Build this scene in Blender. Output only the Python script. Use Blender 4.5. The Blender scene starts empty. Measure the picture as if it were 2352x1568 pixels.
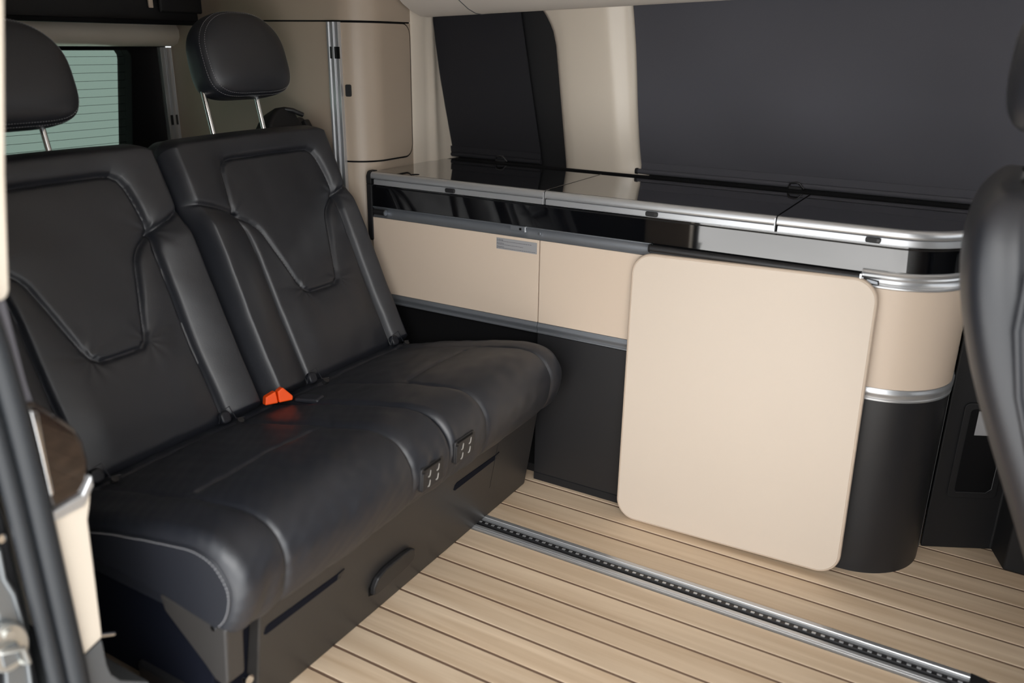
import bpy, bmesh, math, random
import numpy as np
from mathutils import Vector, Matrix

random.seed(4); RNG = np.random.default_rng(4)
S = bpy.context.scene
COL = S.collection

# ------------------------------------------------------------------ camera, world, lights, exposure
def basis(yaw, pitch, roll):
    f = np.array([-math.sin(yaw)*math.cos(pitch), math.cos(yaw)*math.cos(pitch), -math.sin(pitch)])
    r = np.array([math.cos(yaw), math.sin(yaw), 0.0]); u = np.cross(r, f)
    return math.cos(roll)*r + math.sin(roll)*u, -math.sin(roll)*r + math.cos(roll)*u, f
cam = bpy.data.cameras.new('camera'); camo = bpy.data.objects.new('camera', cam); COL.objects.link(camo)
r_, u_, f_ = basis(0.5252216, 0.3429403, 0.0147321)
camo.matrix_world = Matrix(((r_[0], u_[0], -f_[0], 0), (r_[1], u_[1], -f_[1], 0), (r_[2], u_[2], -f_[2], 1.25), (0, 0, 0, 1)))
cam.sensor_fit = 'HORIZONTAL'; cam.sensor_width = 36.0; cam.lens = 1930.38/2352*36.0
cam.clip_start = 0.02; cam.clip_end = 100
cam.dof.use_dof = True; cam.dof.focus_distance = 2.3; cam.dof.aperture_fstop = 2.0
S.camera = camo

W = bpy.data.worlds.new('hall_light'); S.world = W; W.use_nodes = True
bgn = W.node_tree.nodes['Background']; bgn.inputs[0].default_value = (0.93, 0.97, 1.0, 1); bgn.inputs[1].default_value = 1.5

def area(name, loc, target, sx, sy, power, col=(1, 1, 1)):
    l = bpy.data.lights.new(name, 'AREA'); l.shape = 'RECTANGLE'; l.size = sx; l.size_y = sy; l.energy = power; l.color = col
    o = bpy.data.objects.new(name, l); COL.objects.link(o); o.location = loc
    o.rotation_euler = (Vector(target)-Vector(loc)).to_track_quat('-Z', 'Y').to_euler(); return o
area('added_outside_fill', (1.1, -2.3, 2.6), (-0.6, 1.6, 0.3), 3.6, 2.0, 150, (1, 0.985, 0.96))  # soft fill lamp added outside the door to brighten floor and interior

sun = bpy.data.lights.new('sun', 'SUN'); sun.energy = 15.0; sun.angle = 0.02; sun.color = (1, 0.97, 0.93)
suno = bpy.data.objects.new('sun', sun); COL.objects.link(suno); suno.location = (3, 2, 6)
suno.rotation_euler = Vector((-0.35, -0.22, -1.0)).to_track_quat('-Z', 'Y').to_euler()
S.view_settings.view_transform = 'Standard'; S.view_settings.look = 'None'
S.view_settings.gamma = 1.0; S.view_settings.use_curve_mapping = False
S.view_settings.exposure = 0.22

# ------------------------------------------------------------------ materials
def lin(c):
    return tuple((v/12.92 if v <= 0.04045 else ((v+0.055)/1.055)**2.4) for v in (x/255.0 for x in c)) + (1.0,)
MATS = {}
def mat(name, rgb, rough=0.5, metal=0.0, spec=0.5, coat=0.0, bump=None, vary=None, sheen=0.0, aniso=None):
    """bump=(scale,strength,dist,stretch)   vary=(scale,rgb2,amount,stretch)"""
    m = bpy.data.materials.new(name); m.use_nodes = True; nt = m.node_tree; b = nt.nodes['Principled BSDF']
    b.inputs['Base Color'].default_value = lin(rgb); b.inputs['Roughness'].default_value = rough
    b.inputs['Metallic'].default_value = metal; b.inputs['Specular IOR Level'].default_value = spec
    b.inputs['Coat Weight'].default_value = coat; b.inputs['Coat Roughness'].default_value = 0.04
    if sheen: b.inputs['Sheen Weight'].default_value = sheen
    def coords(stretch):
        tc = nt.nodes.new('ShaderNodeTexCoord'); mp = nt.nodes.new('ShaderNodeMapping'); mp.inputs['Scale'].default_value = stretch
        nt.links.new(tc.outputs['Object'], mp.inputs[0]); return mp.outputs[0]
    if vary:
        n = nt.nodes.new('ShaderNodeTexNoise'); n.inputs['Scale'].default_value = vary[0]; n.inputs['Detail'].default_value = 5
        nt.links.new(coords(vary[3]), n.inputs['Vector'])
        mx = nt.nodes.new('ShaderNodeMix'); mx.data_type = 'RGBA'; mx.inputs[6].default_value = lin(rgb); mx.inputs[7].default_value = lin(vary[1])
        mr = nt.nodes.new('ShaderNodeMapRange'); mr.inputs[1].default_value = 0.35; mr.inputs[2].default_value = 0.7; mr.inputs[4].default_value = vary[2]
        nt.links.new(n.outputs[0], mr.inputs[0]); nt.links.new(mr.outputs[0], mx.inputs[0]); nt.links.new(mx.outputs[2], b.inputs['Base Color'])
    if bump:
        n = nt.nodes.new('ShaderNodeTexNoise'); n.inputs['Scale'].default_value = bump[0]; n.inputs['Detail'].default_value = 3
        nt.links.new(coords(bump[3] if len(bump) > 3 else (1, 1, 1)), n.inputs['Vector'])
        bp = nt.nodes.new('ShaderNodeBump'); bp.inputs['Strength'].default_value = bump[1]; bp.inputs['Distance'].default_value = bump[2]
        nt.links.new(n.outputs[0], bp.inputs['Height']); nt.links.new(bp.outputs[0], b.inputs['Normal'])
    MATS[name] = m; return m
ONE = (1, 1, 1)
LEATHER = mat('black_leather', (24, 27, 35), 0.47, spec=0.85, bump=(420, 0.22, 0.0008, ONE))
LEATHER_D = mat('black_leather_side', (28, 30, 37), 0.5, spec=0.5, bump=(420, 0.2, 0.0008, ONE))
THREAD = mat('grey_thread', (168, 168, 172), 0.8)
PLASTIC = mat('black_plastic', (33, 33, 35), 0.42, spec=0.5, bump=(700, 0.1, 0.0004, ONE))
PLASTIC_M = mat('matt_black_plastic', (26, 26, 28), 0.6, spec=0.4, bump=(600, 0.12, 0.0005, ONE))
BASEP = mat('dark_grey_seat_base', (52, 50, 49), 0.4, spec=0.5, bump=(500, 0.08, 0.0004, ONE))
SLOT = mat('blue_black_slot', (10, 14, 26), 0.8, spec=0.15)
DEEP = mat('deep_black', (8, 8, 10), 0.8, spec=0.2)
BEIGE = mat('beige_panel', (211, 193, 175), 0.42, spec=0.4, bump=(900, 0.03, 0.0003, ONE))
TABLEM = mat('beige_table_laminate', (213, 199, 184), 0.38, spec=0.4)
TABLEE = mat('beige_table_edge', (205, 187, 169), 0.45, spec=0.4)
TRIMB = mat('beige_trim_plastic', (218, 207, 192), 0.3, spec=0.5, bump=(800, 0.04, 0.0004, ONE))
WARD = mat('beige_wardrobe', (170, 155, 139), 0.34, spec=0.45, bump=(800, 0.04, 0.0004, ONE))
HEADL = mat('grey_beige_headliner', (208, 200, 191), 0.9, spec=0.2, bump=(900, 0.15, 0.0006, ONE))
ALU = mat('satin_aluminium', (205, 207, 210), 0.34, metal=0.75)
ALU_D = mat('grey_shaded_aluminium', (138, 142, 148), 0.42, metal=0.7)  # silver made greyer: shade on the left strips is put into the colour
CHROME = mat('chrome', (225, 227, 230), 0.08, metal=1.0)
STEEL = mat('painted_steel', (128, 132, 135), 0.3, metal=0.6)
ZINC = mat('cast_zinc', (200, 200, 196), 0.32, metal=0.85)
GLOSS = mat('piano_black', (7, 8, 11), 0.03, spec=1.0, coat=1.0)
GLASSTOP = mat('dark_glass_worktop', (9, 9, 10), 0.03, spec=1.0, coat=1.0)
FABRIC = mat('charcoal_blind_fabric', (74, 74, 80), 0.85, spec=0.25, bump=(1500, 0.2, 0.0004, ONE), sheen=0.1)
FABRIC_D = mat('shaded_blind_fabric', (36, 36, 40), 0.85, spec=0.25, bump=(1500, 0.2, 0.0004, ONE))  # darker copy of the blind fabric, dimmer light at the rear put into its colour
RUBBER = mat('black_rubber', (40, 43, 47), 0.5, spec=0.45)
ORANGE = mat('orange_plastic', (250, 84, 10), 0.4)
CONSOLE = mat('dark_brown_gloss_wood', (30, 23, 20), 0.08, spec=0.6, coat=0.5, vary=(10, (58, 44, 36), 0.7, (1, 2, 14)))
PAPER = mat('grey_sticker', (150, 150, 152), 0.5)
INK = mat('dark_print', (74, 75, 84), 0.7)
WHITE = mat('white_label', (225, 222, 220), 0.5)
JOINT = mat('brown_joint_strip', (112, 88, 72), 0.7)
CONCRETE = mat('pale_concrete', (196, 196, 196), 0.7, vary=(0.6, (170, 170, 170), 0.5, ONE))
GREYTRIM = mat('dark_grey_trim', (86, 88, 90), 0.5, bump=(500, 0.1, 0.0004, ONE))
BELT = mat('grey_belt_webbing', (108, 107, 114), 0.8)
SYMBOL = mat('white_symbol', (176, 172, 166), 0.6)

def wood(name, a, b_, seed):
    m = bpy.data.materials.new(name); m.use_nodes = True; nt = m.node_tree; p = nt.nodes['Principled BSDF']
    tc = nt.nodes.new('ShaderNodeTexCoord'); mp = nt.nodes.new('ShaderNodeMapping'); mp.inputs['Scale'].default_value = (1.6, 34, 34)
    oi = nt.nodes.new('ShaderNodeObjectInfo'); ad = nt.nodes.new('ShaderNodeVectorMath'); ad.operation = 'ADD'
    sc = nt.nodes.new('ShaderNodeMath'); sc.operation = 'MULTIPLY'; sc.inputs[1].default_value = 37.0
    nt.links.new(oi.outputs['Random'], sc.inputs[0]); nt.links.new(tc.outputs['Object'], mp.inputs[0])
    nt.links.new(mp.outputs[0], ad.inputs[0]); nt.links.new(sc.outputs[0], ad.inputs[1])
    n = nt.nodes.new('ShaderNodeTexNoise'); n.inputs['Scale'].default_value = 1.0; n.inputs['Detail'].default_value = 7; n.inputs['Distortion'].default_value = 0.6
    nt.links.new(ad.outputs[0], n.inputs['Vector'])
    n2 = nt.nodes.new('ShaderNodeTexNoise'); n2.inputs['Scale'].default_value = 0.22; n2.inputs['Detail'].default_value = 3
    nt.links.new(ad.outputs[0], n2.inputs['Vector'])
    r = nt.nodes.new('ShaderNodeValToRGB'); r.color_ramp.elements[0].position = 0.3; r.color_ramp.elements[1].position = 0.72
    r.color_ramp.elements[0].color = lin(b_); r.color_ramp.elements[1].color = lin(a)
    nt.links.new(n.outputs[0], r.inputs[0])
    hs = nt.nodes.new('ShaderNodeHueSaturation'); mr = nt.nodes.new('ShaderNodeMapRange'); mr.inputs[1].default_value = 0.3; mr.inputs[2].default_value = 0.7
    mr.inputs[3].default_value = 0.9; mr.inputs[4].default_value = 1.08
    nt.links.new(n2.outputs[0], mr.inputs[0]); nt.links.new(mr.outputs[0], hs.inputs['Value']); nt.links.new(r.outputs[0], hs.inputs['Color'])
    nt.links.new(hs.outputs[0], p.inputs['Base Color']); p.inputs['Roughness'].default_value = 0.48; p.inputs['Specular IOR Level'].default_value = 0.4
    bp = nt.nodes.new('ShaderNodeBump'); bp.inputs['Strength'].default_value = 0.12; bp.inputs['Distance'].default_value = 0.0006
    nt.links.new(n.outputs[0], bp.inputs['Height']); nt.links.new(bp.outputs[0], p.inputs['Normal'])
    return m
OAK = wood('light_oak', (222, 201, 175), (194, 169, 141), 1)

def glass(name, tint, refl=0.06):
    m = bpy.data.materials.new(name); m.use_nodes = True; nt = m.node_tree; nt.nodes.clear()
    o = nt.nodes.new('ShaderNodeOutputMaterial'); t = nt.nodes.new('ShaderNodeBsdfTransparent'); t.inputs[0].default_value = tint + (1,)
    g = nt.nodes.new('ShaderNodeBsdfGlossy'); g.inputs['Roughness'].default_value = 0.02; mx = nt.nodes.new('ShaderNodeMixShader'); mx.inputs[0].default_value = refl
    nt.links.new(t.outputs[0], mx.inputs[1]); nt.links.new(g.outputs[0], mx.inputs[2]); nt.links.new(mx.outputs[0], o.inputs[0]); return m
REARGLASS = glass('green_tinted_glass', (0.377, 0.437, 0.398))
DARKGLASS = glass('privacy_glass', (0.02, 0.02, 0.02))

# ------------------------------------------------------------------ mesh helpers
def tag(o, label=None, cat=None, group=None, kind=None):
    if label: o['label'] = label
    if cat: o['category'] = cat
    if group: o['group'] = group
    if kind: o['kind'] = kind
    return o
def empty(name, loc, label, cat, group=None):
    o = bpy.data.objects.new(name, None); COL.objects.link(o); o.location = loc; o.empty_display_size = 0.1
    return tag(o, label, cat, group)
def setparent(o, p):
    if p is not None:
        o.parent = p
        loc = p.location.copy(); q = p.parent
        o.matrix_parent_inverse = (Matrix.Translation(loc) if p.type == 'EMPTY' else Matrix.Identity(4)).inverted()
def link(name, me, m, parent=None, smooth=None, bevel=0, seg=2, kind=None, label=None):
    me.materials.append(m)
    if smooth is not None:
        for p in me.polygons: p.use_smooth = True
        if smooth < 180: me.set_sharp_from_angle(angle=math.radians(smooth))
    o = bpy.data.objects.new(name, me); COL.objects.link(o); setparent(o, parent)
    if bevel:
        for p in me.polygons: p.use_smooth = True
        me.set_sharp_from_angle(angle=math.radians(35))
        md = o.modifiers.new('bevel', 'BEVEL'); md.width = bevel; md.segments = seg; md.limit_method = 'ANGLE'; md.angle_limit = math.radians(35); md.harden_normals = True
    if kind: o['kind'] = kind
    if label: o['label'] = label
    return o
def mesh(name, v, f):
    me = bpy.data.meshes.new(name); me.from_pydata([tuple(map(float, p)) for p in v], [], [tuple(int(i) for i in q) for q in f]); me.validate(); me.update()
    bm = bmesh.new(); bm.from_mesh(me); bmesh.ops.recalc_face_normals(bm, faces=bm.faces); bm.to_mesh(me); bm.free(); return me
def box(name, lo, hi, m, parent=None, bevel=0.002, seg=2, **k):
    x0, y0, z0 = lo; x1, y1, z1 = hi
    v = [(x0, y0, z0), (x1, y0, z0), (x1, y1, z0), (x0, y1, z0), (x0, y0, z1), (x1, y0, z1), (x1, y1, z1), (x0, y1, z1)]
    f = [(0, 3, 2, 1), (4, 5, 6, 7), (0, 1, 5, 4), (1, 2, 6, 5), (2, 3, 7, 6), (3, 0, 4, 7)]
    return link(name, mesh(name, v, f), m, parent, bevel=bevel, seg=seg, **k)
def prism(name, poly, axis, a, b, m, parent=None, bevel=0.002, seg=2, xf=None, **k):
    """extrude a 2-D polygon along axis ('x': poly=(y,z), 'y': poly=(x,z), 'z': poly=(x,y))"""
    def P(p, t): return {'x': (t, p[0], p[1]), 'y': (p[0], t, p[1]), 'z': (p[0], p[1], t)}[axis]
    n = len(poly); v = [P(p, a) for p in poly] + [P(p, b) for p in poly]
    if xf: v = [xf(Vector(p)) for p in v]
    f = [tuple(range(n))[::-1], tuple(range(n, 2*n))] + [(i, (i+1) % n, n+(i+1) % n, n+i) for i in range(n)]
    return link(name, mesh(name, v, f), m, parent, bevel=bevel, seg=seg, **k)
def rrect(x0, y0, x1, y1, r, n=8):
    pts = []
    for cx, cy, a0 in ((x1-r, y1-r, 0), (x0+r, y1-r, 90), (x0+r, y0+r, 180), (x1-r, y0+r, 270)):
        for i in range(n+1):
            a = math.radians(a0+90*i/n); pts.append((cx+r*math.cos(a), cy+r*math.sin(a)))
    return pts
def tube_data(pts, r, n=10, cap=True):
    pts = [Vector(p) for p in pts]; v = []; f = []; N = len(pts)
    T = [(pts[min(i+1, N-1)]-pts[max(i-1, 0)]).normalized() for i in range(N)]
    ref = Vector((0, 0, 1)) if abs(T[0].z) < 0.9 else Vector((1, 0, 0)); a = T[0].cross(ref).normalized()
    for i in range(N):
        a = (a - T[i]*a.dot(T[i])).normalized(); b = T[i].cross(a); rr = r[i] if isinstance(r, (list, tuple)) else r
        for j in range(n):
            t = 2*math.pi*j/n; v.append(pts[i]+a*(rr*math.cos(t))+b*(rr*math.sin(t)))
    for i in range(N-1):
        for j in range(n): f.append((i*n+j, i*n+(j+1) % n, (i+1)*n+(j+1) % n, (i+1)*n+j))
    if cap: f += [tuple(range(n))[::-1], tuple(range((N-1)*n, N*n))]
    return v, f
def tube(name, pts, r, m, parent=None, n=10, **k):
    v, f = tube_data(pts, r, n); return link(name, mesh(name, v, f), m, parent, smooth=50, **k)
def catmull(pts, n=12):
    P = np.array(pts, float); P = np.vstack([2*P[0]-P[1], P, 2*P[-1]-P[-2]]); out = []
    for i in range(1, len(P)-2):
        for j in range(n):
            t = j/n; out.append(0.5*((2*P[i])+(-P[i-1]+P[i+1])*t+(2*P[i-1]-5*P[i]+4*P[i+1]-P[i+2])*t*t+(-P[i-1]+3*P[i]-3*P[i+1]+P[i+2])*t**3))
    out.append(P[-2]); return np.array(out)
def grid_faces(nu, nv, base=0):
    return [(base+i*nv+j, base+(i+1)*nv+j, base+(i+1)*nv+j+1, base+i*nv+j+1) for i in range(nu-1) for j in range(nv-1)]
def stitches(name, pts, parent, ln=0.0045, gap=0.003, w=0.0006, m=None):
    P = [Vector(p) for p in pts]; L = [0.0]
    for a, b in zip(P, P[1:]): L.append(L[-1]+(b-a).length)
    def at(s):
        for i in range(len(P)-1):
            if s <= L[i+1]: return P[i].lerp(P[i+1], (s-L[i])/max(L[i+1]-L[i], 1e-9))
        return P[-1]
    V = []; F = []; s = 0
    while s+ln < L[-1]:
        v, f = tube_data([at(s), at(s+ln/2), at(s+ln)], [w*0.6, w, w*0.6], 4); o = len(V); V += v; F += [tuple(i+o for i in q) for q in f]; s += ln+gap
    return link(name, mesh(name, V, F), m or THREAD, parent, smooth=60, kind='stuff')
def segdist(px, py, poly):
    d = np.full(px.shape, 1e9)
    for (ax, ay), (bx, by) in zip(poly, poly[1:]):
        dx, dy = bx-ax, by-ay; L = dx*dx+dy*dy+1e-12
        t = np.clip(((px-ax)*dx+(py-ay)*dy)/L, 0, 1); d = np.minimum(d, np.hypot(px-ax-t*dx, py-ay-t*dy))
    return d
def inside(px, py, poly):
    c = np.zeros(px.shape, bool)
    for (ax, ay), (bx, by) in zip(poly, poly[1:]+poly[:1]):
        k = (ay > py) != (by > py); c ^= k & (px < (bx-ax)*(py-ay)/((by-ay) if by != ay else 1e-12)+ax)
    return c
def sstep(a, b, x):
    t = np.clip((x-a)/(b-a), 0, 1); return t*t*(3-2*t)
def wavy(x, y, seed, amp, sc):
    r = np.random.default_rng(seed); o = np.zeros(np.shape(x))
    for _ in range(7):
        kx, ky = r.normal(0, sc, 2); o = o+np.sin(kx*x+ky*y+r.uniform(0, 6.28))
    return o*amp/2.6
def plansweep(name, path, prof, m, parent=None, smooth=40, cap=True, bevel=0, **k):
    """sweep profile (offset outwards, z) along plan path [(x,y,nx,ny)]"""
    n = len(prof); v = []; f = []
    for (x, y, nx, ny) in path:
        for (o, z) in prof: v.append((x+nx*o, y+ny*o, z))
    for i in range(len(path)-1):
        for j in range(n): f.append((i*n+j, i*n+(j+1) % n, (i+1)*n+(j+1) % n, (i+1)*n+j))
    if cap: f += [tuple(range(n))[::-1], tuple(range((len(path)-1)*n, len(path)*n))]
    return link(name, mesh(name, v, f), m, parent, smooth=smooth, bevel=bevel, **k)

# ------------------------------------------------------------------ setting: floor
floor = box('floor', (-2.6, 0.60, -0.05), (1.7, 2.5, -0.008), DEEP, None, bevel=0); tag(floor, 'light oak plank van floor with dark brown joints', 'floor', kind='structure')
P_ = 0.0788; y = 1.745-0.0788
GAP = 0.0075
def board(y0, y1, x0=-2.45, x1=1.6):
    b = box('floor_board', (x0, y0, -0.012), (x1, y1, 0.0), OAK, floor, bevel=0.0012, seg=2)
    return b
def joint(yc, x0=-2.45, x1=1.6):
    return box('joint_strip', (x0, yc-0.0020, -0.012), (x1, yc+0.0020, -0.0008), JOINT, floor, bevel=0)
ys = [1.7440+i*P_ for i in range(0, 10)]
for a, b in zip(ys, ys[1:]):
    board(a+GAP/2, b-GAP/2); joint(b)
ys = [1.6660-i*P_ for i in range(0, 14)]
for i, (b, a) in enumerate(zip(ys, ys[1:])):
    board(a+GAP/2, b-GAP/2)
    joint(a)
# front piece of boards beyond the end of the rail
board(1.666+GAP/2, 1.744-GAP/2, 0.175, 1.6); joint(1.744, 0.16, 1.6); joint(1.666, 0.16, 1.6)

# floor rail (thing)
rail = empty('floor_rail', (-0.45, 1.705, 0), 'aluminium floor rail with toothed black channel set between the oak boards', 'floor rail')
RX0, RX1 = -2.2, 0.125
prism('rail_channel', [(1.668, -0.012), (1.742, -0.012), (1.742, 0.003), (1.737, 0.004), (1.729, 0.004), (1.7275, 0.002), (1.724, 0.002), (1.722, -0.010), (1.690, -0.010),
      (1.688, 0.002), (1.6845, 0.002), (1.683, 0.004), (1.6755, 0.004), (1.674, 0.0025), (1.671, 0.004), (1.668, 0.003)], 'x', RX0, RX1, ALU, rail, bevel=0.0006)
box('channel_insert', (RX0, 1.6905, -0.0099), (RX1, 1.7215, -0.0055), DEEP, rail, bevel=0)
prism('tooth_strip', [(1.6995, -0.0055), (1.7135, -0.0055), (1.7120, 0.0005), (1.7010, 0.0005)], 'x', -1.2, RX1, PLASTIC, rail, bevel=0.0008)
tooth = None
for i in range(62):
    x = -1.10+i*0.0198
    if x > RX1-0.012: break
    if tooth is None:
        tooth = box('rail_tooth', (-0.0045, 1.7025, 0.0006), (0.0045, 1.7085, 0.0026), ALU, rail, bevel=0.0005, seg=1); tooth.location.x = x
    else:
        t = tooth.copy(); COL.objects.link(t); t.location.x = x
capv = [(0.0, 1.666), (0.0, 1.744), (0.030, 1.738), (0.044, 1.722), (0.047, 1.705), (0.044, 1.688), (0.030, 1.672)]
prism('end_cap', [(RX1+a, b) for a, b in capv], 'z', -0.01, 0.0045, PLASTIC_M, rail, bevel=0.002)

# ------------------------------------------------------------------ setting: walls, ceiling, pillars
ground = box('ground', (-9, -9, -0.50), (9, 9, -0.45), CONCRETE, None, bevel=0); tag(ground, 'pale concrete hall floor outside the van', 'ground', kind='structure')
def wallY(z):  # inner face of left wall at height z
    return 2.435-0.15*max(0.0, z-0.88)
wl = empty('wall_left', (-0.5, 2.47, 0), 'left side wall of the van behind the kitchen', 'wall'); wl['kind'] = 'structure'
box('lower_wall', (-2.55, 2.445, 0), (1.7, 2.52, 0.868), PLASTIC_M, wl)
prism('upper_wall', [(2.40, 1.43), (2.52, 1.43), (2.45, 1.75), (2.30, 1.75)], 'x', -2.55, 1.7, HEADL, wl, bevel=0)
box('rear_wall_section', (-2.55, 2.40, 0.868), (-1.70, 2.52, 1.335), WARD, wl)
# B pillar and lower trim right of the kitchen
prism('lower_trim', [(-0.021, 2.2145), (-0.021, 2.46), (0.9, 2.46), (0.9, 2.205), (0.172, 2.210), (0.142, 2.298)], 'z', 0.0, 0.62, PLASTIC_M, wl, bevel=0.006)
pock = prism('pocket_frame', rrect(0.015, 0.155, 0.125, 0.42, 0.012, 4), 'y', 2.293, 2.302, PLASTIC_M, wl, bevel=0.002)
prism('pocket_recess', rrect(0.030, 0.172, 0.110, 0.405, 0.010, 4), 'y', 2.2915, 2.300, DEEP, wl, bevel=0)
tube('pocket_rim', [(0.034, 2.2915, 0.172), (0.100, 2.2915, 0.172), (0.112, 2.2915, 0.184), (0.113, 2.2915, 0.40)], 0.0016, PLASTIC, wl, n=6)
box('tag_label', (0.047, 2.2895, 0.335), (0.10, 2.2905, 0.40), PAPER, wl, bevel=0)

for o_ in [c for c in wl.children if c.name.split('.')[0] in ('pocket_frame', 'pocket_recess', 'pocket_rim', 'tag_label')]:
    for v_ in o_.data.vertices: v_.co.y += 2.2145+(v_.co.x+0.021)*0.5123-2.300

# windows behind the blinds
def zgrid(name, secfun, zs, m, parent, smooth=45, thick=None):
    """loft open plan sections secfun(z)->[(x,y)] over heights, back closed at Y+0.08"""
    v = []; f = []; n = None
    for z in zs:
        s = secfun(z); s = s+[(s[-1][0], s[-1][1]+0.05), (s[0][0], s[0][1]+0.05)]; n = len(s)
        v += [(x, y, z) for x, y in s]
    for i in range(len(zs)-1):
        for j in range(n): f.append((i*n+j, i*n+(j+1) % n, (i+1)*n+(j+1) % n, (i+1)*n+j))
    f += [tuple(range(n))[::-1], tuple(range((len(zs)-1)*n, len(zs)*n))]
    return link(name, mesh(name, v, f), m, parent, smooth=smooth)
def window(name, x0, x1, lean, label):
    w = empty(name, ((x0+x1)/2, 2.46, 0.88), label, 'window'); w['kind'] = 'structure'
    def q(x, z, o): return (x-lean*(z-0.88), wallY(z)+o, z)
    for nm, a, b, c, d, mm, o0, o1 in (('window_pane', x0, x1, 0.885, 1.43, DARKGLASS, 0.050, 0.054),):
        v = [q(a, c, o0), q(b, c, o0), q(b, d, o0), q(a, d, o0), q(a, c, o1), q(b, c, o1), q(b, d, o1), q(a, d, o1)]
        link(nm, mesh(nm, v, [(0, 3, 2, 1), (4, 5, 6, 7), (0, 1, 5, 4), (1, 2, 6, 5), (2, 3, 7, 6), (3, 0, 4, 7)]), mm, w)
    for a, b, c, d in ((x0, x0+0.05, 0.87, 1.43), (x1-0.16, x1, 0.87, 1.43), (x0, x1, 1.39, 1.43), (x0, x1, 0.862, 0.90)):
        o0, o1 = 0.012, 0.049
        v = [q(a, c, o0), q(b, c, o0), q(b, d, o0), q(a, d, o0), q(a, c, o1), q(b, c, o1), q(b, d, o1), q(a, d, o1)]
        link('window_frame', mesh('window_frame', v, [(0, 3, 2, 1), (4, 5, 6, 7), (0, 1, 5, 4), (1, 2, 6, 5), (2, 3, 7, 6), (3, 0, 4, 7)]), PLASTIC_M, w, bevel=0.004)
    return w
window('window_1', -1.70, -1.185, 0.11, 'rear side window covered by the narrow shaded blind')
window('window_2', -0.985, 0.75, 0.08, 'long side window covered by the wide charcoal blind')

# C pillar trim between the windows
def cpillar(z):
    t = (z-0.88)/0.45; y = wallY(z); fl = 0.020*math.exp(-((z-0.88)/0.022)**2); le = 0.035*t
    rnd = 0.030*max(0, (t-0.80)/0.2)**2 if t > 0.80 else 0
    pts = [(-1.232-le*0.75-rnd*0.7, y+0.022), (-1.222-le*0.75-rnd, y+0.004), (-1.205-le*0.7-rnd, y-0.014), (-1.17-le*0.7, y-0.024), (-1.09-le, y-0.034), (-1.035-le, y-0.040), (-1.020-le, y-0.040), (-1.008-le, y-0.036),
           (-0.985-le*0.8+fl*0.2, y-0.026-fl*0.3), (-0.967-le*0.8+fl*0.5, y-0.014), (-0.960-le*0.8+fl, y+0.004), (-0.958-le*0.8+fl, y+0.022)]
    return pts
pil = zgrid('trim_1', cpillar, [0.862, 0.868, 0.876, 0.886, 0.9, 0.92, 0.96, 1.02, 1.1, 1.18, 1.24, 1.28, 1.30, 1.315, 1.325, 1.335, 1.345, 1.40], TRIMB, None, 60)
tag(pil, 'cream pillar trim between the two blinded side windows', 'pillar trim', kind='structure')
# D pillar trim between wardrobe and rear side window
def dpillar(z):
    t = (z-0.88)/0.45; le = -0.050*t; yw = wallY(z)+0.015
    return [(-1.68, 2.2195), (-1.664, 2.2205), (-1.661, 2.228), (-1.660, 2.285), (-1.657+le*0.1, 2.305), (-1.648+le*0.2, 2.318), (-1.646+le*0.3, 2.335), (-1.652+le*0.45, 2.35), (-1.650+le*0.7, 2.385), (-1.640+le, yw)]
dp = zgrid('trim_2', dpillar, [0.872, 0.90, 0.935, 0.945, 0.955, 1.0, 1.1, 1.2, 1.28, 1.34], TRIMB, None, 50)
tag(dp, 'beige corner trim right of the wardrobe door beside the narrow blind', 'pillar trim', kind='structure')
# headliner side beam, ceiling
beam = prism('trim_3', [(2.42, 1.345), (2.385, 1.331), (2.35, 1.322), (2.31, 1.317), (2.275, 1.319), (2.235, 1.330), (2.19, 1.350), (2.14, 1.383), (2.10, 1.42), (2.06, 1.47), (2.02, 1.53), (2.0, 1.60), (2.0, 1.70), (2.42, 1.70)], 'x', -1.655, 1.7, HEADL, None, bevel=0)
beam.data.transform(Matrix(((1, 0, 0, 0), (0, 1, 0, -0.015), (0.042, 0, 1, 0.042*1.655), (0, 0, 0, 1))))
for p in beam.data.polygons: p.use_smooth = True
beam.data.set_sharp_from_angle(angle=math.radians(30))
tag(beam, 'pale fabric headliner edge curving above the blinds', 'headliner', kind='structure')
bs = [(2.388, 1.330), (2.35, 1.3212), (2.31, 1.3162), (2.275, 1.3182), (2.235, 1.3292), (2.19, 1.3492), (2.14, 1.3822), (2.10, 1.4192)]
tube('headliner_seam', [(-1.452, a-0.015, b+0.0085) for a, b in bs], 0.0012, GREYTRIM, beam, n=5)
ceil = box('ceiling', (-2.6, 0.45, 1.66), (1.7, 2.35, 1.72), HEADL, None, bevel=0); tag(ceil, 'pale ceiling of the van', 'ceiling', kind='structure')
# black panel closing the roof space at the back
blk = empty('trim_4', (-2.35, 1.4, 1.285), 'black board closing the roof space above the rear window', 'roof board'); blk['kind'] = 'structure'
box('roof_board', (-2.37, 0.62, 1.290), (-2.335, 2.105, 1.66), GLOSS if False else PLASTIC_M, blk, bevel=0.006)
box('board_edge', (-2.36, 0.62, 1.283), (-2.30, 2.085, 1.297), DEEP, blk, bevel=0.004)
box('strap', (-2.332, 1.80, 1.33), (-2.325, 1.815, 1.42), BEIGE, blk, bevel=0.002)
box('front_flap', (-2.325, 1.83, 1.318), (-2.312, 2.10, 1.66), PLASTIC_M, blk, bevel=0.008)

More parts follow.
